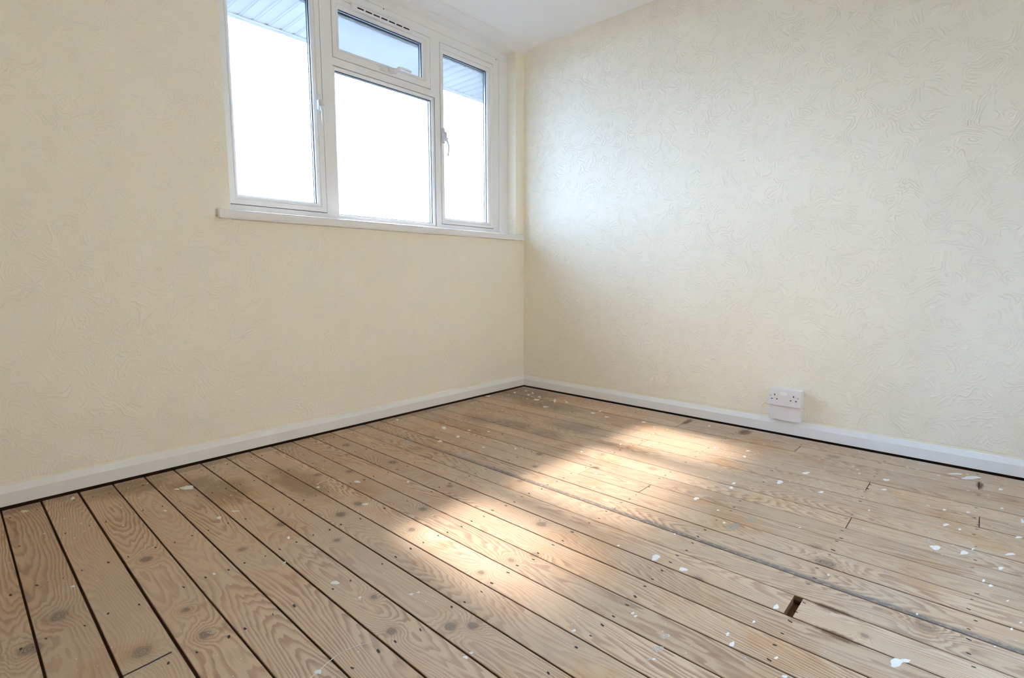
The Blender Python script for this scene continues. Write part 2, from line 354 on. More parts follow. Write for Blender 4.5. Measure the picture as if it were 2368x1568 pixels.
    halo = k.math('MULTIPLY', k.step(kd, 1.0, 2.4, 1.0, 0.0), k.step(kd, 0.7, 1.1))
    col = k.mix(k.math('MULTIPLY', halo, 0.30), col, (0.30, 0.18, 0.11))
    # grime stains with edges of their own
    n9 = k.math('SUBTRACT', k.noise(flat, 9.0, 3.0, 0.65), 0.5)
    n60 = k.math('SUBTRACT', k.noise(flat, 60.0, 2.0, 0.65), 0.5)
    def stain(pts, lo, hi, amp=1.1, nz=None):
        dd = None
        for (x, y, rx, ry) in pts:
            d = k.vmath('LENGTH', k.vmath('MULTIPLY', k.vmath('SUBTRACT', flat, (x, y, 0)), (1 / rx, 1 / ry, 0)))
            dd = d if dd is None else k.math('MINIMUM', dd, d)
        dd = k.math('ADD', dd, k.math('MULTIPLY', nz or n9, amp))
        return k.step(dd, lo, hi, 1.0, 0.0)
    g = stain([(-0.22, -0.20, 0.22, 0.22), (-0.34, -0.50, 0.10, 0.22), (-0.80, -0.62, 0.07, 0.20), (-0.85, -0.42, 0.08, 0.14),
               (-0.81, -0.86, 0.06, 0.12), (-0.62, -0.90, 0.10, 0.16)], 0.3, 1.4)
    col = k.mix(k.math('MULTIPLY', g, 0.46), col, (0.135, 0.115, 0.095))
    yb = stain([(-2.17, -0.40, 0.09, 0.16), (-2.43, -0.12, 0.16, 0.09), (-2.24, -0.26, 0.10, 0.10), (-1.95, -0.55, 0.08, 0.25)], 0.4, 1.3)
    col = k.mix(k.math('MULTIPLY', yb, 0.55), col, (0.20, 0.115, 0.04))
    rust = stain([(-0.11, -1.30, 0.07, 0.018), (-0.10, -1.60, 0.06, 0.03), (-1.04, -1.31, 0.012, 0.02), (-0.20, -2.505, 0.05, 0.012),
                  (-1.445, -2.25, 0.012, 0.05), (-1.545, -2.28, 0.014, 0.05)], 0.5, 1.2, 0.8, n60)
    col = k.mix(k.math('MULTIPLY', rust, 0.8), col, (0.11, 0.042, 0.016))
    # blue-grey dirt along one joint
    jd = k.math('SUBTRACT', wx, -1.345)
    jn = k.math('MULTIPLY', k.noise(k.vec(0.0, wy, 0.0), 5.0, 3.0), 0.030)
    band = k.math('MULTIPLY', k.step(k.math('SUBTRACT', jd, jn), -0.004, 0.012, 1.0, 0.0), k.step(jd, -0.003, 0.0))
    band = k.math('MULTIPLY', band, k.step(n60, -0.25, 0.05, 0.45, 1.0))
    band = k.math('MULTIPLY', band, k.step(wy, -0.35, -1.2, 0.35, 1.0))
    col = k.mix(k.math('MULTIPLY', band, 0.80), col, (0.115, 0.115, 0.125))
    # grubby strip where the carpet edging sat by the window wall
    strip = k.math('MULTIPLY', k.step(wy, -0.090, -0.082), k.step(n9, -0.25, 0.1))
    col = k.mix(k.math('MULTIPLY', strip, 0.40), col, (0.17, 0.115, 0.075))
    strip2 = k.math('MULTIPLY', k.step(wx, -0.075, -0.04), k.step(n9, -0.2, 0.1))
    col = k.mix(k.math('MULTIPLY', strip2, 0.45), col, (0.52, 0.49, 0.46))
    # tiny paint flecks
    vo = k.n('ShaderNodeTexVoronoi', voronoi_dimensions='2D', feature='F1'); k.put(vo.inputs['Vector'], k.vec(wx, k.math('MULTIPLY', wy, 0.8), 0.0))
    vo.inputs['Scale'].default_value = 34.0
    cr = k.n('ShaderNodeSeparateColor'); k.put(cr.inputs[0], vo.outputs['Color'])
    size = k.math('MULTIPLY', k.math('POWER', cr.outputs[0], 4.0), 0.17)
    dens = k.math('ADD', k.step(wx, -1.3, -0.15, 0.30, 1.0), k.step(wy, -0.8, -0.15, 0.0, 0.5))
    dens = k.math('MULTIPLY', dens, k.step(k.noise(k.vmath('ADD', flat, (3.0, 8.0, 0)), 4.0, 2.0), 0.35, 0.62, 0.35, 1.1))
    fl = k.math('LESS_THAN', vo.outputs['Distance'], k.math('MULTIPLY', size, dens))
    col = k.mix(k.math('MULTIPLY', fl, 0.8), col, (0.76, 0.75, 0.73))
    # open end/side faces and edges stay raw brown
    nz = k.xyz(k.n('ShaderNodeNewGeometry').outputs['True Normal'])[2]
    side = k.step(nz, 0.3, 0.85, 1.0, 0.0)
    col = k.mix(side, col, (0.17, 0.085, 0.04))
    h = fine
    rough = k.math('ADD', 0.50, k.math('MULTIPLY', dust, 0.25))
    rough = k.math('ADD', rough, k.math('MULTIPLY', k.math('ADD', n9, 0.5), 0.14))
    k.pbr(col, rough, k.bump(h, 0.20, 0.0006), 0.42)
    return k.m

WOOD_EARLY_A = (0.60, 0.432, 0.28)
WOOD_EARLY_B = (0.64, 0.478, 0.32)
WOOD_LATE_A = (0.335, 0.195, 0.125)
WOOD_LATE_B = (0.375, 0.225, 0.15)
M['wood'] = wood_material()

# ------------------------------------------------------------------ mesh helpers
def mesh_obj(name, verts, faces, mat, parent=None, loc=(0, 0, 0), smooth=False, bevel=0.0, bseg=2):
    me = bpy.data.meshes.new(name)
    bm = bmesh.new()
    vs_ = [bm.verts.new(v) for v in verts]
    for f in faces:
        try:
            bm.faces.new([vs_[i] for i in f])
        except ValueError:
            pass
    bmesh.ops.recalc_face_normals(bm, faces=bm.faces)
    if bevel:
        es = [e for e in bm.edges if len(e.link_faces) == 2 and e.calc_face_angle(0) > 0.6]
        bmesh.ops.bevel(bm, geom=es, offset=bevel, segments=bseg, affect='EDGES', profile=0.6)
    if smooth:
        for f in bm.faces:
            f.smooth = True
    bm.to_mesh(me); bm.free()
    me.materials.append(M[mat])
    o = bpy.data.objects.new(name, me)
    COL.objects.link(o)
    o.parent = parent
    o.location = loc
    return o

def boxdata(x0, x1, y0, y1, z0, z1, base=0):
    v = [(x0, y0, z0), (x1, y0, z0), (x1, y1, z0), (x0, y1, z0), (x0, y0, z1), (x1, y0, z1), (x1, y1, z1), (x0, y1, z1)]
    f = [(0, 3, 2, 1), (4, 5, 6, 7), (0, 1, 5, 4), (1, 2, 6, 5), (2, 3, 7, 6), (3, 0, 4, 7)]
    return v, [tuple(i + base for i in q) for q in f]

def box(name, x0, x1, y0, y1, z0, z1, mat, parent=None, bevel=0.0, bseg=2):
    v, f = boxdata(x0, x1, y0, y1, z0, z1)
    return mesh_obj(name, v, f, mat, parent, bevel=bevel, bseg=bseg)

def boxes(name, lst, mat, parent=None, bevel=0.0):
    V, F = [], []
    for b in lst:
        v, f = boxdata(*b, base=len(V)); V += v; F += f
    return mesh_obj(name, V, F, mat, parent, bevel=bevel)

def prism(name, poly, axis, a, b, mat, parent=None, smooth=False, bevel=0.0):
    """sweep a 2-D polygon along world axis 0 (poly = y,z), 1 (poly = x,z) or 2 (poly = x,y)"""
    def p3(p, t):
        return (t, p[0], p[1]) if axis == 0 else ((p[0], t, p[1]) if axis == 1 else (p[0], p[1], t))
    n = len(poly)
    V = [p3(p, a) for p in poly] + [p3(p, b) for p in poly]
    F = [tuple(range(n)), tuple(range(2 * n - 1, n - 1, -1))]
    F += [(i, (i + 1) % n, (i + 1) % n + n, i + n) for i in range(n)]
    return mesh_obj(name, V, F, mat, parent, smooth=smooth, bevel=bevel)

def ring(name, outer, inner, prof, mat, parent=None):
    """mitred picture-frame in the x-z plane. outer / inner = (x0,x1,z0,z1); prof = [(t, y)] with t 0 at outer, 1 at inner; closed loop"""
    V, F = [], []
    n = len(prof)
    for c in range(4):
        for (t, y) in prof:
            r = [outer[i] + (inner[i] - outer[i]) * t for i in range(4)]
            x = r[0] if c in (0, 3) else r[1]
            z = r[2] if c in (0, 1) else r[3]
            V.append((x, y, z))
    for c in range(4):
        d = (c + 1) % 4
        for i in range(n):
            j = (i + 1) % n
            F.append((c * n + i, c * n + j, d * n + j, d * n + i))
    return mesh_obj(name, V, F, mat, parent)

def tube(name, pts, radii, mat, parent=None, seg=10, flat=1.0):
    V, F = [], []
    pts = [Vector(p) for p in pts]
    for i, p in enumerate(pts):
        t = (pts[min(i + 1, len(pts) - 1)] - pts[max(i - 1, 0)]).normalized()
        a = t.cross(Vector((0, 1, 0)))
        if a.length < 1e-3:
            a = t.cross(Vector((1, 0, 0)))
        a.normalize(); b = t.cross(a).normalized()
        for s in range(seg):
            w = 2 * math.pi * s / seg
            V.append(tuple(p + radii[i] * (math.cos(w) * a + flat * math.sin(w) * b)))
    for i in range(len(pts) - 1):
        for s in range(seg):
            F.append((i * seg + s, i * seg + (s + 1) % seg, (i + 1) * seg + (s + 1) % seg, (i + 1) * seg + s))
    F.append(tuple(range(seg - 1, -1, -1)))
    F.append(tuple((len(pts) - 1) * seg + s for s in range(seg)))
    return mesh_obj(name, V, F, mat, parent, smooth=True)

def empty(name, loc=(0, 0, 0)):
    o = bpy.data.objects.new(name, None)
    o.empty_display_size = 0.1
    o.location = loc
    COL.objects.link(o)
    return o

def tag(o, label, cat, kind=None, group=None):
    o['label'] = label; o['category'] = cat
    if kind: o['kind'] = kind
    if group: o['group'] = group
    return o

# ------------------------------------------------------------------ room shell
XL, YB, H = -3.35, -3.05, 2.324          # far ends of the room behind the camera, ceiling height
BX0, BX1, BZ0, BZ1 = -2.20, -0.80, 0.45, 1.22         # unseen second window, added behind the camera for fill light
OX0, OX1, OZ0, OZ1 = -1.945, -0.090, 1.045, 2.293   # window opening in the left wall

def holed_wall(name, xs, zs, y0, y1, mat, parent=None):
    """slab with a rectangular opening: xs, zs hold outer and opening bounds in ascending order"""
    V, F = [], []
    for y in (y0, y1):
        for z in zs:
            for x in xs:
                V.append((x, y, z))
    idx = lambda l, r, c: l * 16 + r * 4 + c
    for l in (0, 1):
        for r in range(3):
            for c in range(3):
                if (r, c) == (1, 1):
                    continue
                F.append((idx(l, r, c), idx(l, r, c + 1), idx(l, r + 1, c + 1), idx(l, r + 1, c)))
    for c in range(3):
        F.append((idx(0, 0, c), idx(1, 0, c), idx(1, 0, c + 1), idx(0, 0, c + 1)))
        F.append((idx(0, 3, c), idx(0, 3, c + 1), idx(1, 3, c + 1), idx(1, 3, c)))
        F.append((idx(0, c, 0), idx(0, c + 1, 0), idx(1, c + 1, 0), idx(1, c, 0)))
        F.append((idx(0, c, 3), idx(1, c, 3), idx(1, c + 1, 3), idx(0, c + 1, 3)))
    F += [(idx(0, 1, 1), idx(1, 1, 1), idx(1, 1, 2), idx(0, 1, 2)), (idx(0, 2, 1), idx(0, 2, 2), idx(1, 2, 2), idx(1, 2, 1)),
          (idx(0, 1, 1), idx(0, 2, 1), idx(1, 2, 1), idx(1, 1, 1)), (idx(0, 1, 2), idx(1, 1, 2), idx(1, 2, 2), idx(0, 2, 2))]
    return mesh_obj(name, V, F, mat, parent)

wl = holed_wall('wall_left', (XL, OX0, OX1, 0.0), (0.03, OZ0, OZ1, H), 0.0, 0.10, 'wall_x')
tag(wl, 'cream swirl-papered wall with the white window in it', 'wall', 'structure')
holed_wall('outer_leaf', (XL - 0.1, -2.012, -0.085, 0.1), (-0.05, 1.05, 2.300, H + 0.1), 0.101, 0.20, 'brick', wl)
# white lining board under the head of the opening
box('head_lining', OX0 + 0.001, OX1 - 0.001, 0.001, 0.099, OZ1 - 0.006, OZ1 - 0.0005, 'head', wl)
wr = box('wall_right', 0.0, 0.12, YB, 0.10, 0.03, H, 'wall_y')
box('gap_filler', 0.035, 0.12, YB, 0.10, -0.16, 0.03, 'under', wr)  # dark filler added behind the skirting gap to keep it black
box('gap_filler', XL, 0.034, 0.035, 0.10, -0.16, 0.03, 'under', wl)
tag(wr, 'bare cream swirl-papered wall with a double socket near the floor', 'wall', 'structure')
wb = holed_wall('wall_back', (XL, BX0, BX1, 0.0), (-0.05, BZ0, BZ1, H), YB - 0.12, YB, 'wall_x')
tag(wb, 'cream wall opposite the window, out of view', 'wall', 'structure')
wf = box('wall_far_left', XL - 0.12, XL, YB, 0.0, -0.05, H, 'wall_y')
tag(wf, 'cream wall opposite the socket wall, out of view', 'wall', 'structure')
ce = box('ceiling', XL - 0.12, 0.12, YB - 0.12, 0.10, H, H + 0.10, 'ceiling')
tag(ce, 'plain white ceiling', 'ceiling', 'structure')

def skirt_poly(sign):
    return [(0.0, 0.009), (sign * 0.018, 0.009), (sign * 0.018, 0.0545), (sign * 0.0165, 0.0568), (sign * 0.0055, 0.0752), (sign * 0.003, 0.0765), (0.0, 0.0765)]
b1 = prism('baseboard_left', skirt_poly(-1), 0, XL, -0.0005, 'gloss')
tag(b1, 'white chamfered skirting board under the window wall', 'skirting board', 'structure')
b2 = prism('baseboard_right', skirt_poly(-1), 1, YB, -0.0005, 'gloss')
tag(b2, 'white chamfered skirting board along the socket wall', 'skirting board', 'structure')
b3 = prism('baseboard_back', [(YB - y, z) for y, z in skirt_poly(-1)], 0, XL, 0.0, 'gloss')
tag(b3, 'white skirting board on the wall behind the camera', 'skirting board', 'structure')
b4 = prism('baseboard_far_left', [(XL - y, z) for y, z in skirt_poly(-1)], 1, YB, 0.0, 'gloss')
tag(b4, 'white skirting board on the wall left of the camera', 'skirting board', 'structure')
# shallow cover trim where ceiling meets window wall
t1 = prism('trim_1', [(0.0, H), (-0.078, H), (-0.078, 2.3165), (-0.071, 2.3115), (-0.066, 2.3105), (-0.004, 2.2945), (0.0, 2.2945)], 0, XL, -0.0005, 'gloss')
tag(t1, 'white shallow cover trim along ceiling above the window', 'trim', 'structure')

# ------------------------------------------------------------------ floor
fl = box('floor', XL, 0.0, YB, 0.0, -0.16, -0.13, 'under')
tag(fl, 'old bare pine floorboards with dark gaps, nails and paint splashes', 'floor', 'structure')
JOISTS = [-0.115, -0.39, -0.705, -0.985, -1.275, -1.567, -1.872, -2.187, -2.50, -2.80]
for y in JOISTS:
    box('joist', XL, 0.0, y - 0.024, y + 0.024, -0.13, -0.0215, 'joist', fl)
SEAMS = [-3.35, -3.267, -3.165, -3.062, -2.960, -2.858, -2.757, -2.654, -2.550, -2.447, -2.345, -2.242, -2.142, -2.042, -1.9405,
         -1.841, -1.742, -1.642, -1.542, -1.444, -1.345, -1.244, -1.146, -1.048, -0.947, -0.848, -0.750, -0.652, -0.552, -0.450, -0.349,
         -0.252, -0.154, -0.0245]
def row(x):
    for i in range(len(SEAMS) - 1):
        if SEAMS[i] <= x < SEAMS[i + 1]:
            return i
    return len(SEAMS) - 2
CUTS = {row(-0.50): [-2.188], row(-0.90): [-2.192], row(-0.20): [-1.294, -1.872, -2.502], row(-0.60): [-1.295, -2.507],
        row(-1.10): [-1.296, -1.567], row(-0.08): [-1.289, -1.598], row(-1.49): [(-2.168, -2.188)]}
BOARDS = []
WIDEGAP = {row(-2.60): 0.0060, row(-2.50): 0.0066, row(-2.70): 0.0048, row(-2.40): 0.0042, row(-2.30): 0.0048, row(-2.20): 0.0048, row(-2.10): 0.0042}
for i in range(len(SEAMS) - 1):
    x0, x1 = SEAMS[i], SEAMS[i + 1]
    near = x0 < -1.9
    gl = (WIDEGAP.get(i, 0.0036 if x0 < -1.0 else 0.0031)) / 2
    gr = (WIDEGAP.get(i + 1, 0.0036 if x1 < -1.0 else 0.0031)) / 2
    y = -0.0255 - (random.random() * 0.005)
    segs = []
    for c in CUTS.get(i, []):
        a, b = c if isinstance(c, tuple) else (c + 0.0012, c - 0.0012)
        segs.append((a, y)); y = b
    segs.append((YB, y))
    for (ya, yb) in segs:
        xc, yc = (x0 + x1) / 2, (ya + yb) / 2
        hw0, hw1, hl = x0 + gl - xc, x1 - gr - xc, (yb - ya) / 2
        c = 0.0012
        poly = [(hw0, -0.021), (hw0, -c), (hw0 + c, 0.0), (hw1 - c, 0.0), (hw1, -c), (hw1, -0.021)]
        n = len(poly)
        V = [(p[0], -hl, p[1]) for p in poly] + [(p[0], hl, p[1]) for p in poly]
        F = [tuple(range(n)), tuple(range(2 * n - 1, n - 1, -1))] + [(k, (k + 1) % n, (k + 1) % n + n, k + n) for k in range(n)]
        b = mesh_obj('floorboard', V, F, 'wood', fl, loc=(xc, yc, random.uniform(-0.0006, 0.0004)))
        b.color = (random.random(), random.random(), random.random(), 1.0)
        kn = [q for q in KNOTS if x0 - 0.012 <= q[0] < x1 + 0.012 and ya <= q[1] <= yb][:4]
        while len(kn) < 4:
            kn.append((0.0, 50.0, 0.01, 0.01))
        for sl, q in enumerate(kn):
            b['knot_%d' % sl] = (q[0], q[1], (q[2] + q[3]) / 2)
        BOARDS.append((b, x0, x1, ya, yb))
# tongue of each board seen down the joint
for i in range(1, len(SEAMS) - 1):
    box('board_tongue', SEAMS[i] - 0.008, SEAMS[i] + 0.008, YB + 0.01, -0.045, -0.018, -0.0075, 'under', fl)

def board_at(x, y):
    for (b, x0, x1, ya, yb) in BOARDS:
        if x0 <= x < x1 and ya - 0.02 <= y <= yb + 0.02:
            return b
    return None

def attach(o, x, y):
    b = board_at(x, y)
    if b is None:
        bpy.data.objects.remove(o); return None
    o.parent = b
    o.location = (x - b.location.x, y - b.location.y, o.location.z)
    return o

# nail heads in pairs over each joist
nail_meshes = []
for kx in range(5):
    V, F = [], []
    hw, hl = random.uniform(0.0013, 0.0022), random.uniform(0.0032, 0.0058)
    pts = [(-hw, -hl), (hw * random.uniform(0.6, 1.2), -hl * 0.9), (hw * 1.2, 0), (hw, hl), (-hw * 0.7, hl * random.uniform(0.8, 1.1)), (-hw * 1.3, 0.0)]
    n = len(pts)
    V = [(p[0], p[1], -0.001) for p in pts] + [(p[0], p[1], 0.00035) for p in pts]
    F = [tuple(range(n)), tuple(range(n, 2 * n))] + [(q, (q + 1) % n, (q + 1) % n + n, q + n) for q in range(n)]
    o = mesh_obj('nail_head', V, F, 'nail')
    nail_meshes.append(o.data)
    bpy.data.objects.remove(o)
n_nails = 0
for i in range(5, len(SEAMS) - 1):
    x0, x1 = SEAMS[i], SEAMS[i + 1]
    for jy in JOISTS[:9]:
        # only where the photograph looks
        d = Vector(((x0 + x1) / 2, jy, 0)) - cam.location
        rt = Vector((math.sin(yaw), -math.cos(yaw), 0))
        if d.dot(fwd) < 0.3 or abs(d.dot(rt) / d.dot(fwd)) > 1.02:
            continue
        up = rt.cross(fwd)
        if d.dot(up) / d.dot(fwd) < -0.68:
            continue
        for fx in (0.22, 0.78):
            if random.random() > (0.90 if x0 < -1.2 else 0.55):
                continue
            x = x0 + (x1 - x0) * (fx + random.uniform(-0.07, 0.07))
            y = jy + random.uniform(-0.008, 0.008)
            o = bpy.data.objects.new('nail_head', random.choice(nail_meshes))
            COL.objects.link(o)
            o.rotation_euler = (0, 0, random.uniform(-0.35, 0.35))
            s = random.uniform(0.75, 1.15)
            o.scale = (s, s, 1)
            if attach(o, x, y) is not None:
                n_nails += 1

# dried paint splashes (place and size of each as they lie on the boards)
def blob(name, cx, cy, ax, ay, bx, by, mat, rough=0.28):
    n = 14
    ph = [random.uniform(0, 6.28) for _ in range(4)]
    rad = []
    for s in range(n):
        w = 2 * math.pi * s / n
        rad.append(1 + rough * (0.6 * math.sin(2 * w + ph[0]) + 0.5 * math.sin(3 * w + ph[1]) + 0.35 * math.sin(5 * w + ph[2])) + random.uniform(-0.08, 0.08))
    V, F = [], []
    for (sc, z) in ((1.0, 0.0002), (0.8, 0.0007), (0.45, 0.0010)):
        for s in range(n):
            w = 2 * math.pi * s / n
            c, d = math.cos(w) * rad[s] * sc, math.sin(w) * rad[s] * sc
            V.append((c * ax + d * bx, c * ay + d * by, z))
    V.append((0, 0, 0.0011))
    for l in (0, 1):
        for s in range(n):
            F.append((l * n + s, l * n + (s + 1) % n, (l + 1) * n + (s + 1) % n, (l + 1) * n + s))
    for s in range(n):
        F.append((2 * n + s, 2 * n + (s + 1) % n, 3 * n))
    o = mesh_obj(name, V, F, mat, smooth=True)
    return attach(o, cx, cy)

PM = {'w': 'paint', 'y': 'paint_y', 'f': 'paint_f', 'b': 'paint_b'}
for (x, y, ax, ay, bx, by, kd) in SPLASH:
    blob('paint_splash', x, y, ax, ay, bx, by, PM[kd])

def ribbon(name, pts, w, mat, z=0.0004):
    V, F = [], []
    P = [Vector((p[0], p[1], 0)) for p in pts]
    ox, oy = P[len(P) // 2].x, P[len(P) // 2].y
    for i, p in enumerate(P):
        t = (P[min(i + 1, len(P) - 1)] - P[max(i - 1, 0)]).normalized()
        nrm = Vector((-t.y, t.x, 0)) * (w[i] if isinstance(w, (list, tuple)) else w) / 2
        for q in (p + nrm, p - nrm):
            V.append((q.x - ox, q.y - oy, z + 0.0004)); V.append((q.x - ox, q.y - oy, z - 0.0003))
    for i in range(len(P) - 1):
        a, b = i * 4, (i + 1) * 4
        F += [(a, a + 2, b + 2, b), (a, b, b + 1, a + 1), (a + 2, a + 3, b + 3, b + 2)]
    o = mesh_obj(name, V, F, mat)
    return attach(o, ox, oy)
ribbon('paint_drip', [(-2.40, -1.525), (-2.381, -1.522), (-2.360, -1.514), (-2.341, -1.509), (-2.31, -1.507), (-2.283, -1.515), (-2.257, -1.529)], [0.0012, 0.0014, 0.0012, 0.0011, 0.0011, 0.001, 0.0006], 'paint')
ribbon('paint_drip', [(-1.771, -0.718), (-1.74, -0.726), (-1.707, -0.729), (-1.67, -0.728), (-1.641, -0.725)], [0.007, 0.006, 0.005, 0.005, 0.002], 'paint_f', 0.0006)
ribbon('paint_drip', [(-1.917, -0.614), (-1.905, -0.606), (-1.894, -0.602), (-1.862, -0.605)], [0.004, 0.003, 0.003, 0.002], 'paint')
ribbon('marker_line', [(-2.652, -1.243), (-2.61, -1.241), (-2.565, -1.237)], 0.0038, 'pen')

# ------------------------------------------------------------------ window
win = empty('window_1', (-1.0, 0.10, 1.08))
tag(win, 'white plastic window of three lights with a small top fanlight', 'window', 'structure')
def wchild(o):
    o.location = Vector(o.location) - Vector(win.location)
    return o
FY, FD = 0.100, 0.172     # room face and outer face of the frame
frame = boxes('frame', [
    (-2.010, -1.925, FY, FD, 1.055, 2.293), (-0.207, -0.0905, FY, FD, 1.055, 2.293),
    (-1.925, -0.207, FY, FD, 2.2035, 2.293), (-1.925, -0.207, FY, FD, 1.055, 1.1070),
    (-1.925, -1.4385, FY, FD, 1.1070, 1.1235), (-0.670, -0.207, FY, FD, 1.1070, 1.1235),
    (-1.4385, -1.376, FY, FD, 1.1070, 2.2035), (-0.712, -0.670, FY, FD, 1.1070, 2.2035),
    (-0.7405, -0.712, FY, FD, 1.8705, 2.2035), (-1.376, -0.7405, FY, FD, 1.8705, 1.9085)], 'upvc', None)
frame.parent = win; wchild(frame)
# concave cover trims at the reveal and under the head
def cover(name, poly, axis, a, b):
    o = prism(name, poly, axis, a, b, 'upvc', win); wchild(o); return o
cover('cover_trim', [(-0.0908, 0.0998), (-0.155, 0.0998), (-0.152, 0.0955), (-0.142, 0.0945), (-0.128, 0.0930), (-0.112, 0.0885), (-0.100, 0.0830), (-0.0908, 0.0770)], 2, 1.083, 2.286)
cover('cover_trim', [(0.0998, 2.2868), (0.0998, 2.252), (0.0955, 2.2525), (0.0945, 2.260), (0.0925, 2.268), (0.088, 2.276), (0.080, 2.283), (0.075, 2.2868)], 0, OX0 + 0.002, -0.156)

def light(kind, outer, glass, mat, seal):
    """one glazed light: sash (or fixed bead) with gaskets, spacer bar and pane; outer / glass = (x0,x1,z0,z1)"""
    f0 = FY - 0.003 if kind == 'sash' else FY + 0.002
    gy = 0.122
    bead = [glass[0] - 0.017, glass[1] + 0.017, glass[2] - 0.017, glass[3] + 0.017]
    if kind == 'sash':
        s = ring('sash', outer, bead, [(0, f0 + 0.004), (0.03, f0 + 0.0005), (0.06, f0), (0.94, f0), (1, f0 + 0.003), (1, 0.160), (0, 0.160)], 'upvc', win)
    else:
        s = ring('fixed_glazing', outer, bead, [(0, f0), (1, f0), (1, 0.160), (0, 0.160)], 'upvc', win)
    wchild(s)
    def sub(o):
        o.parent = s; o.location = (0, 0, 0); return o
    sub(ring('glazing_bead', [bead[0] + 0.0008, bead[1] - 0.0008, bead[2] + 0.0008, bead[3] - 0.0008], glass, [(0, f0 + 0.0025), (0.3, f0 + 0.0015), (0.75, f0 + 0.007), (1, f0 + 0.012), (1, gy - 0.003), (0, gy - 0.003)], 'upvc'))
    g = 0.0035
    inn = [glass[0] + g, glass[1] - g, glass[2] + g, glass[3] - g]
    sub(ring('gasket', glass, inn, [(0, gy - 0.0035), (1, gy - 0.0030), (1, gy), (0, gy)], 'gasket'))
    sub(ring('spacer_bar', [glass[0] - 0.004, glass[1] + 0.004, glass[2] - 0.004, glass[3] + 0.004], glass, [(0, gy + 0.0045), (1, gy + 0.0045), (1, gy + 0.016), (0, gy + 0.016)], 'spacer'))
    sub(ring('outer_gasket', [glass[0] - 0.004, glass[1] + 0.004, glass[2] - 0.004, glass[3] + 0.004], [glass[0] + 0.0015, glass[1] - 0.0015, glass[2] + 0.0015, glass[3] - 0.0015],
             [(0, gy + 0.0165), (1, gy + 0.0165), (1, gy + 0.022), (0, gy + 0.022)], 'gasket'))
    e = 0.004
    sub(boxes('pane', [(glass[0] - e, glass[1] + e, gy + 0.0005, gy + 0.004, glass[2] - e, glass[3] + e)], mat))
    if seal:
        sub(ring('rubber_seal', [outer[0] - 0.0028, outer[1] + 0.0028, outer[2] - 0.0028, outer[3] + 0.0028], outer, [(0, f0 + 0.0085), (1, f0 + 0.0085), (1, 0.16), (0, 0.16)], 'joint'))
    return s
sash_l = light('sash', (-1.9225, -1.4415, 1.1265, 2.2005), (-1.868, -1.486, 1.1685, 2.152), 'glass', True)
fixed_c = light('fixed', (-1.3762, -0.7118, 1.1068, 1.8707), (-1.359, -0.729, 1.1240, 1.8535), 'glass', False)
sash_f = light('sash', (-1.3735, -0.7435, 1.9115, 2.2005), (-1.331, -0.7925, 1.9635, 2.1600), 'obscure', True)
sash_r = light('sash', (-0.6670, -0.2100, 1.1265, 2.2005), (-0.634, -0.256, 1.1620, 2.150), 'glass', True)

# unseen window added behind the camera to brighten the window wall
fill_win = empty('fill_window', ((BX0 + BX1) / 2, YB - 0.06, BZ0))
tag(fill_win, 'small white window added behind the camera for fill light, out of view', 'window', 'structure')
o = ring('frame', (BX0, BX1, BZ0, BZ1), (BX0 + 0.03, BX1 - 0.03, BZ0 + 0.03, BZ1 - 0.03), [(0, YB - 0.09), (1, YB - 0.09), (1, YB - 0.04), (0, YB - 0.04)], 'upvc', fill_win)
o.location = -Vector(fill_win.location)
o = box('pane', BX0 + 0.028, BX1 - 0.028, YB - 0.068, YB - 0.064, BZ0 + 0.028, BZ1 - 0.028, 'glass', fill_win)
o.location = -Vector(fill_win.location)

# window board
sill_v, sill_f = [], []
sill = prism('sill_board', [(-2.003, -0.034), (-0.031, -0.034), (-0.031, -0.0005), (OX1 - 0.001, -0.0005), (OX1 - 0.001, 0.0995), (OX0 + 0.001, 0.0995), (OX0 + 0.001, -0.0005), (-2.003, -0.0005)],
             2, 1.0455, 1.0850, 'sill', win, bevel=0.009)
wchild(sill)

# handles
def handle(sash, base, lever, rad, key=None, boss=None):
    """espagnolette handle: plate + boss + bent lever as one casting, key button apart"""
    bm = bmesh.new()
    def addbox(b, bev):
        tmp = bmesh.new()
        v, f = boxdata(*b)
        vs_ = [tmp.verts.new(q) for q in v]
        for q in f: tmp.faces.new([vs_[i] for i in q])
        bmesh.ops.recalc_face_normals(tmp, faces=tmp.faces)
        bmesh.ops.bevel(tmp, geom=list(tmp.edges), offset=bev, segments=2, affect='EDGES')
        me = bpy.data.meshes.new('t'); tmp.to_mesh(me); tmp.free(); bm.from_mesh(me); bpy.data.meshes.remove(me)
    addbox(base, 0.003)
    if boss: addbox(boss, 0.005)
    o = tube('t', lever, rad, 'plastic', seg=10, flat=0.75)
    bm.from_mesh(o.data); me_ = o.data; bpy.data.objects.remove(o); bpy.data.meshes.remove(me_)
    for f in bm.faces: f.smooth = True
    me = bpy.data.meshes.new('handle'); bm.to_mesh(me); bm.free()
    me.materials.append(M['plastic'])
    h = bpy.data.objects.new('handle', me); COL.objects.link(h); h.parent = sash
    if key:
        kb = tube('key_button', key[0], key[1], 'rocker', sash, seg=10)
        return h, kb
    return h
handle(sash_l, (-1.476, -1.454, 0.0875, 0.0965, 1.612, 1.704), [(-1.465, 0.078, 1.650), (-1.466, 0.062, 1.632), (-1.467, 0.052, 1.612), (-1.468, 0.050, 1.580), (-1.465, 0.050, 1.545)],
       [0.011, 0.0105, 0.0085, 0.0075, 0.007], ([(-1.456, 0.074, 1.656), (-1.443, 0.070, 1.655)], [0.0065, 0.006]), (-1.478, -1.455, 0.062, 0.0885, 1.622, 1.676))
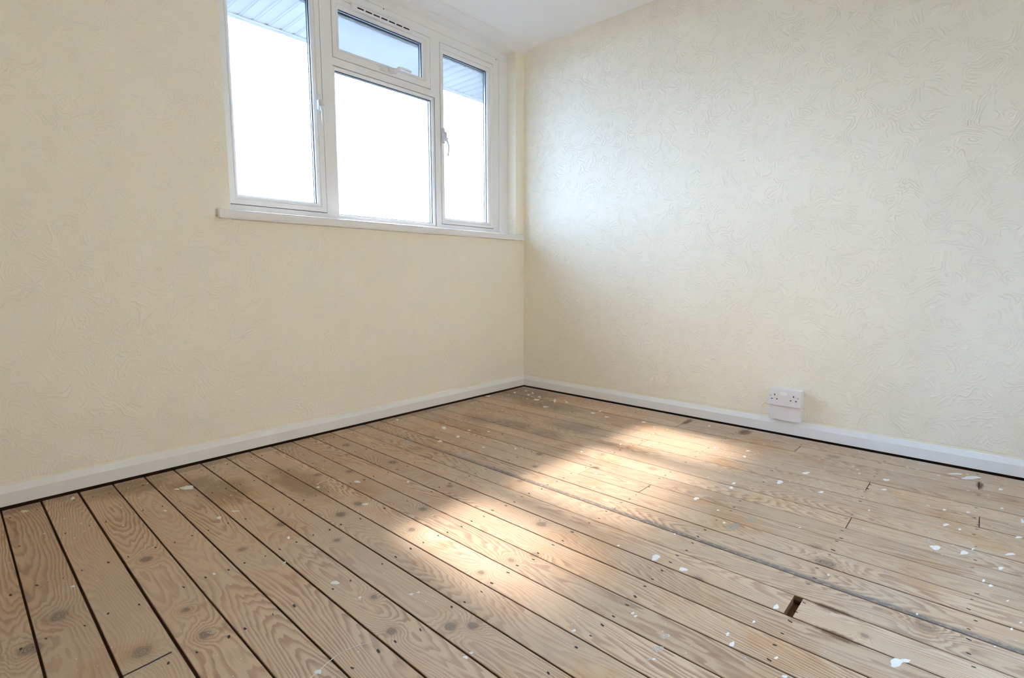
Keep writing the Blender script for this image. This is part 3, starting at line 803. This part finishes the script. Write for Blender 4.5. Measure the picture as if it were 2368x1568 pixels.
handle(sash_r, (-0.664, -0.642, 0.0875, 0.0965, 1.612, 1.704), [(-0.654, 0.078, 1.648), (-0.653, 0.066, 1.632), (-0.650, 0.055, 1.612), (-0.644, 0.052, 1.588), (-0.648, 0.052, 1.560), (-0.653, 0.052, 1.533)],
       [0.011, 0.0095, 0.0070, 0.0062, 0.0060, 0.0058], ([(-0.648, 0.068, 1.640), (-0.642, 0.060, 1.638)], [0.006, 0.005]), (-0.668, -0.645, 0.062, 0.0885, 1.622, 1.676))
handle(sash_f, (-1.098, -1.015, 0.0875, 0.0965, 1.920, 1.944), [(-1.040, 0.080, 1.932), (-1.010, 0.070, 1.934), (-0.992, 0.060, 1.952), (-0.970, 0.058, 1.954), (-0.940, 0.058, 1.952), (-0.915, 0.060, 1.950)],
       [0.009, 0.009, 0.008, 0.0075, 0.007, 0.0065], ([(-1.018, 0.070, 1.940), (-1.018, 0.062, 1.940)], [0.0055, 0.005]), (-1.050, -1.000, 0.070, 0.0885, 1.921, 1.945))
for h_ in [o for o in COL.objects if o.name.startswith(('handle', 'key_button'))]:
    h_.location = (0, 0, 0)

# trickle vent on the fanlight head
vent = prism('trickle_vent', [(0.0965, 2.176), (0.084, 2.176), (0.078, 2.182), (0.076, 2.196), (0.079, 2.206), (0.0965, 2.209)], 0, -1.262, -0.880, 'plastic', win, bevel=0.0015)
wchild(vent)
for q in range(7):
    a = -1.236 + q * 0.0485
    s_ = box('vent_slot', a, a + 0.0375, 0.0750, 0.0790, 2.1830, 2.1885, 'hole', vent)
for (x, z) in ((-1.060, 2.2485), (-0.176, 2.2425)):
    sc_ = tube('screw_cap', [(x, 0.0975, z), (x, 0.1005, z)], [0.003, 0.003], 'brass', win, seg=8); wchild(sc_)

# ------------------------------------------------------------------ double socket on the right wall
sk = empty('wall_socket', (0.0, -1.764, 0.0785))
tag(sk, 'white plastic double socket on a tall box sitting on the skirting board', 'socket')
def rel(o):
    o.location = Vector(o.location) - Vector(sk.location); return o
Y0, Y1 = -1.837, -1.692
bx = box('back_box', -0.034, -0.0006, Y0, Y1, 0.0790, 0.2385, 'plastic', sk, bevel=0.003); rel(bx)
fp = box('face_plate', -0.0500, -0.0342, Y0 - 0.0005, Y1 + 0.0005, 0.1560, 0.2400, 'plastic', sk, bevel=0.0022); rel(fp)
def plate_pt(fy, fz):      # 0..1 from the plate's left/top as seen in the room
    return Y1 - fy * (Y1 - Y0), 0.2400 - fz * 0.0840
def on_plate(name, fy, fz, wy, wz, mat, depth=0.0012):
    y, z = plate_pt(fy, fz)
    o = box(name, -0.0500 - depth, -0.0492, y - wy / 2, y + wy / 2, z - wz / 2, z + wz / 2, mat, fp)
    o.location = -Vector(sk.location) - 0 * Vector(fp.location)
    o.location = (0, 0, 0)
    return o
for (fy, fz, wy, wz) in ((0.175, 0.37, 0.0042, 0.0085), (0.095, 0.625, 0.0070, 0.0045), (0.255, 0.625, 0.0070, 0.0045),
                         (0.770, 0.37, 0.0042, 0.0085), (0.685, 0.625, 0.0070, 0.0045), (0.850, 0.625, 0.0070, 0.0045)):
    on_plate('pin_hole', fy, fz, wy, wz, 'hole', 0.0003)
for fy in (0.045, 0.905):
    on_plate('plate_screw', fy, 0.44, 0.0045, 0.0045, 'screw', 0.0004)
y, z = plate_pt(0.465, 0.26)
rk = prism('rocker_switch', [(-0.0495, z + 0.0085), (-0.0512, z + 0.0085), (-0.0545, z - 0.0085), (-0.0495, z - 0.0085)], 1, y - 0.0155, y + 0.0155, 'rocker', fp, bevel=0.0006)

# ------------------------------------------------------------------ eaves seen through the glass
ev = empty('eaves', (-1.0, 0.40, 2.17))
tag(ev, 'white boarded eaves soffit outside, above the window', 'eaves')
def evrel(o):
    o.location = Vector(o.location) - Vector(ev.location); return o
SZ, PITCH = 2.170, 0.0765
nb = 48
protos = None
for q in range(nb):
    x = -1.629 - 15 * PITCH + q * PITCH
    w = PITCH
    if protos is None:
        V2 = [(0.0008, 0.016), (0.0008, 0.004), (0.006, 0.0), (0.050, 0.0), (0.054, 0.005), (0.066, 0.005), (0.070, 0.0), (w - 0.0008, 0.0), (w - 0.0008, 0.016)]
        o = prism('soffit_board', V2, 1, 0.205, 0.590, 'cladding', ev)
        protos = o.data
    else:
        o = bpy.data.objects.new('soffit_board', protos); COL.objects.link(o); o.parent = ev
    o.location = (x - ev.location.x, -ev.location.y, SZ - ev.location.z)
XE0, XE1 = -1.629 - 15 * PITCH, -1.629 + 33 * PITCH
evrel(prism('edge_trim', [(0.578, SZ - 0.004), (0.604, SZ - 0.004), (0.604, SZ + 0.02), (0.592, SZ + 0.02), (0.592, SZ - 0.0008), (0.578, SZ - 0.0008)], 0, XE0, XE1, 'cladding', ev))
evrel(box('fascia', XE0, XE1, 0.605, 0.622, SZ - 0.006, SZ + 0.17, 'cladding', ev))
evrel(box('sun_block_deck', XE0, XE1, 0.205, 0.604, SZ + 0.025, SZ + 0.16, 'roof', ev))  # unseen slab above the soffit, added to block the sun

gr = box('ground', -40.0, 40.0, -40.0, 60.0, -2.75, -2.65, 'ground')
tag(gr, 'dark garden ground far below the window, out of view', 'ground', 'structure')

# unseen building added to bounce warm fill light through the second window
nh = empty('bounce_house', (-1.6, -8.0, -2.65))
tag(nh, 'ochre building added behind the camera to bounce warm light, out of view', 'bounce_house', 'structure')
for o in (box('bounce_facade', -9.0, 6.0, -8.3, -8.0, -2.65, 4.2, 'render', nh), box('roof', -9.3, 6.3, -9.0, -7.7, 4.2, 4.4, 'roof', nh)):
    o.location = -Vector(nh.location)
